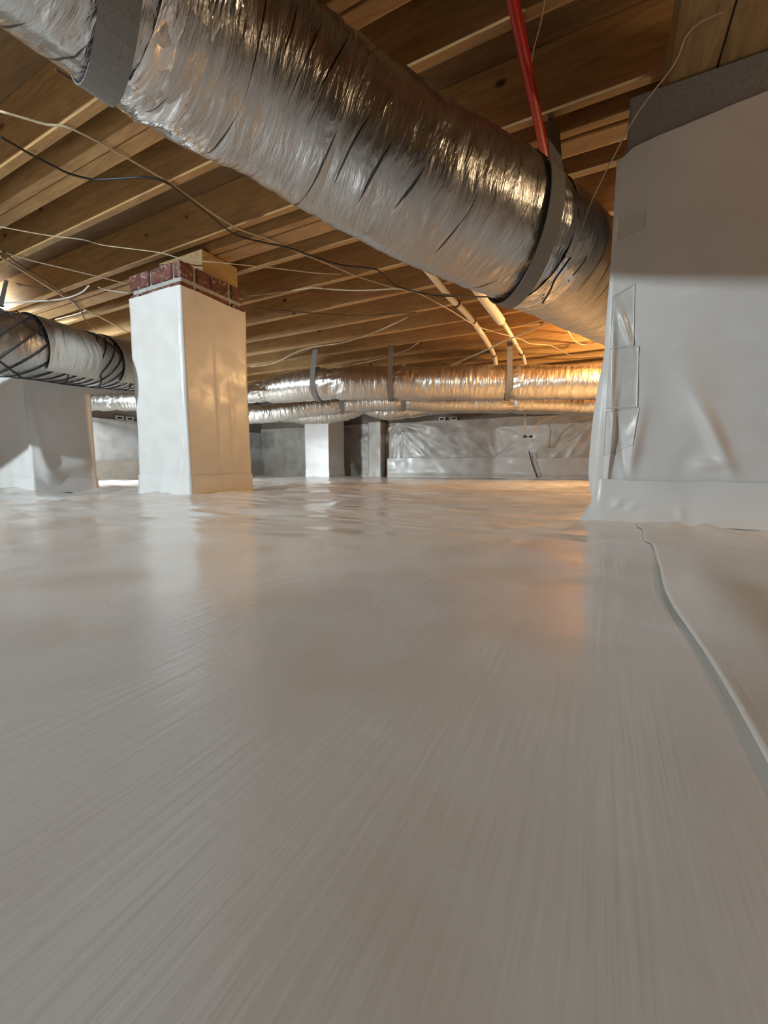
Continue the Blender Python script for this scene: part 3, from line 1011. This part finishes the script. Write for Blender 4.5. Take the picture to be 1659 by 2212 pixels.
def clip(parent, pts, frac, r, n=80):
    P = spline(pts, n)
    i = int(frac * (n - 1))
    t = P[i + 1] - P[i - 1]
    t /= np.linalg.norm(t)
    tube('clip', [P[i] - t * 0.012, P[i], P[i] + t * 0.012], r, MAT['black'], parent, n=4, k=14)


def frac_px(pts, py_, n=80):
    P = spline(pts, n)
    v = P - _C
    y = 1106 - FOCAL_PX * (v @ _U) / (v @ _F)
    return int(np.argmin(np.abs(y - py_))) / (n - 1)


for py_ in (655, 698, 766):
    clip(pipe, p1, frac_px(p1, py_), 0.029)
p2 = [(-0.845, 1.9, PZ)] + pipe_points([(1035, 625), (1082, 690), (1100, 718), (1117, 748)], PZ)
p2 += [p2[-1] + np.array((0.0, 0.45, -0.03)), p2[-1] + np.array((0.0, 0.70, -0.20)), p2[-1] + np.array((0.0, 0.72, -0.33))]
pipe2 = thing('drain_pipe', 'thinner cream pipe with a fat insulated upper length, nearest the foil duct', 'pipe', p2[2])
tube('pipe_run', p2, 0.0195, MAT['pvc'], pipe2, n=80, k=16)
tube('insulation_sleeve', [p2[0] + np.array((0, 0.1, 0)) if not isinstance(p2[0], tuple) else (-0.845, 2.0, PZ - 0.012), p2[1] + (0, 0, -0.012), p2[2] + (0, 0, -0.012)], 0.038, MAT['sleeve'], pipe2, n=30, k=18)
for py_ in (692, 762):
    clip(pipe2, p2, frac_px(p2, py_), 0.025)

# red water line under the joists
r0_, r1_ = on_z(1108, 0, 1.458), on_z(1165, 275, 1.458)
dr = (r1_ - r0_)
red = tube('water_pipe', [r0_ - dr * 2.2, r0_, r1_, r1_ + dr * 1.6], 0.0165, MAT['red'], n=30, k=14)
tag(red, 'red water pipe running under the dark joists above the foil duct', 'pipe')

# ------------------------------------------------------------------ cables
def cable(px_list, z, r, mat, label, name='cable', cat='cable', group=None, under=None):
    """Cable on the joist undersides; under = (x0, x1, drop) lets a stretch hang clear of the pipes."""
    pts = []
    for x, y in px_list:
        zz = z - r
        if under:
            zz -= under[2] * float(smooth(under[0] - 110, under[0], x) * (1 - smooth(under[1], under[1] + 110, x)))
        pts.append(on_z(x, y, zz))
    o = tube(name, pts, r, MAT[mat], n=max(16, 8 * len(pts)), k=7, label=label, cat=cat, group=group)
    return o


CZ = JOIST_Z - 0.005
PIPE_DROP = 0.066
cable([(0, 240), (55, 256), (100, 269), (140, 273), (180, 290), (215, 308), (290, 350), (370, 398), (440, 448), (510, 492), (560, 510), (600, 525), (650, 547), (715, 573), (775, 598), (853, 622), (900, 632), (969, 668), (1034, 706), (1122, 732), (1145, 742), (1190, 747), (1224, 764), (1252, 771), (1303, 768)], CZ, 0.0042, 'tan', 'long tan cable crossing all joists from upper left to the orange corner', under=(985, 1140, PIPE_DROP))
cable([(0, 295), (75, 338), (115, 358), (150, 375), (200, 387), (255, 386), (305, 383), (350, 390), (385, 412), (450, 462), (490, 495), (520, 511), (570, 524), (620, 534), (680, 555), (735, 572), (790, 578), (820, 586), (850, 614), (890, 628), (940, 638), (992, 641)], CZ - 0.009, 0.0046, 'black', 'thick black cable snaking across the joists in front of the brick-topped pier', under=(940, 1300, PIPE_DROP))
cable([(0, 490), (100, 508), (180, 518), (225, 530), (340, 545), (400, 560), (500, 570), (590, 579), (675, 589), (735, 593)], CZ, 0.0030, 'tan', 'thin tan cable passing just above the brick-topped pier', under=(395, 510, 0.085))
cable([(0, 543), (60, 561), (130, 578), (193, 593), (277, 614)], CZ, 0.0036, 'tan', 'tan cable ending at the brick courses of the near pier')
cable([(0, 554), (72, 600), (141, 643), (181, 667), (222, 688), (278, 718)], CZ, 0.0060, 'tan', 'tan cable slanting down above the netted duct')
cable([(2, 541), (48, 576), (100, 607), (150, 643), (174, 670), (185, 692), (208, 711)], CZ - 0.012, 0.0056, 'brown', 'dark brown cable crossing the slanting tan cable above the netted duct', under=(-500, 500, 0.006))
cable([(-20, 656), (54, 652), (117, 648), (150, 642), (177, 631), (192, 617)], CZ - 0.01, 0.0050, 'white', 'white cable curving up from the left edge above the netted duct', under=(-500, 500, 0.030))
cable([(212, 620), (229, 626), (277, 633)], CZ, 0.0045, 'white', 'short pale cable end touching the left side of the brick-topped pier')
cable([(34, 612), (60, 618), (112, 627)], CZ, 0.0045, 'brown', 'short dark cable on the joists at the left edge')
cable([(120, 690), (148, 683), (172, 676), (186, 670)], CZ, 0.0045, 'tan', 'short tan cable just over the pale band of the netted duct')
cable([(537, 662), (614, 671), (699, 678), (781, 682), (843, 678), (899, 675)], CZ, 0.0036, 'brown', 'thin dark cable sagging right of the near pier')
cable([(535, 639), (600, 632), (663, 623), (679, 622), (747, 627), (800, 627), (855, 624), (905, 628)], CZ, 0.0050, 'tan', 'tan cable leaving the brick courses to the right', under=(800, 1300, 0.03))
cable([(542, 793), (590, 785), (638, 762), (675, 750), (735, 741), (795, 723), (841, 704), (880, 685)], CZ, 0.0062, 'tan', 'wavy tan cable passing behind the left strap of the back duct')
cable([(761, 788), (800, 780), (839, 771), (853, 765), (881, 755), (904, 740)], CZ, 0.0058, 'tan', 'short tan cable behind the second strap of the back duct')
cable([(940, 806), (1000, 778), (1048, 757), (1091, 736), (1133, 720), (1204, 689)], CZ, 0.0070, 'tan', 'tan cable rising right across the cream pipes', under=(1030, 1150, PIPE_DROP + 0.022))
cable([(945, 812), (1010, 780), (1050, 760)], CZ - 0.016, 0.0060, 'brown', 'brown cable alongside the tan one by the cream pipes')
cable([(1114, 705), (1150, 697), (1201, 683), (1230, 676)], CZ, 0.0055, 'tan', 'short tan cable just below the big foil duct, right of the pipes')
cable([(1204, 684), (1222, 708), (1241, 736), (1261, 745), (1280, 741), (1298, 733), (1309, 738)], CZ, 0.0065, 'tan', 'tan cable looping near the warm lit corner by the column')
cable([(950, 635), (992, 639), (1048, 641), (1094, 638), (1120, 645)], CZ - 0.006, 0.0055, 'brown', 'brown cable running right below the cream pipes under the foil duct', under=(950, 1300, PIPE_DROP + 0.035))
cable([(120, 150), (148, 168), (190, 190), (228, 216), (280, 240)], CZ, 0.0040, 'brown', 'short brown cable disappearing above the big duct at upper left')
cable([(1179, -10), (1166, 56), (1153, 104), (1146, 150)], CZ, 0.0018, 'tan', 'very thin thread beside the red pipe', 'thread', cat='thread')

# loose wire from the beam down to the big duct
BIG_AXIS = spline(BIG, 1200)


def on_big_duct(x, y, clear):
    d = ray(x, y)
    for D in np.arange(0.5, 3.0, 0.004):
        p = _C + d * D
        if np.min(np.linalg.norm(BIG_AXIS - p, axis=1)) < R_BIG + clear:
            return p
    return _C + d * 1.5


hang = [at_d(*q) for q in ((1560, 25, 1.02), (1510, 50, 1.05), (1480, 82, 1.08), (1455, 140, 1.12), (1380, 240, 1.18), (1330, 330, 1.25), (1280, 430, 1.33))] + [on_big_duct(1255, 500, 0.030), on_big_duct(1238, 540, 0.022)]
tag(tube('wire', hang, 0.0022, MAT['tan'], n=60, k=7), 'thin loose wire hanging from the beam in front of the white column', 'wire')
hang2 = [on_big_duct(x, y, 0.016) for x, y in ((1232, 556), (1215, 580), (1198, 605), (1188, 628), (1172, 655))]
tag(tube('wire', hang2, 0.0034, MAT['black'], n=30, k=7), 'black wire tail lying on the big foil duct beside its right strap', 'wire')

# hanging cords in front of the sheeted back wall
hc = [at_d(1134, 896, 5.2), at_d(1135, 905, 5.15), at_d(1134, 942, 5.2)]
t = thing('dangling_cable', 'cable hanging straight down below the back duct, ending in two black clips', 'cable', hc[-1])
tube('cable_run', hc, 0.009, MAT['tan'], t, n=12, k=7)
q0, q1 = at_d(1134, 943, 5.19), at_d(1147, 943, 5.19)
for q in (q0, q1):
    tube('clip', [q + (-0.02, 0, 0), q, q + (0.02, 0, 0)], [0.006, 0.018, 0.018, 0.006], MAT['black'], t, n=4, k=8)
tube('clip_link', [q0, (q0 + q1) / 2 + (0, 0, -0.004), q1], 0.004, MAT['black'], t, n=5, k=6)
hc2 = [at_d(*q) for q in ((1200, 899, 5.15), (1184, 903, 5.15), (1162, 915, 5.13), (1149, 938, 5.17))]
tag(tube('dangling_cable', hc2, 0.008, MAT['tan'], n=16, k=7), 'curved tan cable drooping from the back duct towards the black clips', 'cable')
hc3 = [on_y(1143, 975, 6.18), on_y(1150, 1003, 6.18), on_y(1161, 1032, 6.18)]
tag(tube('stake', hc3, 0.010, MAT['brown'], n=8, k=7), 'thin dark rod leaning on the sheeted back wall', 'rod')
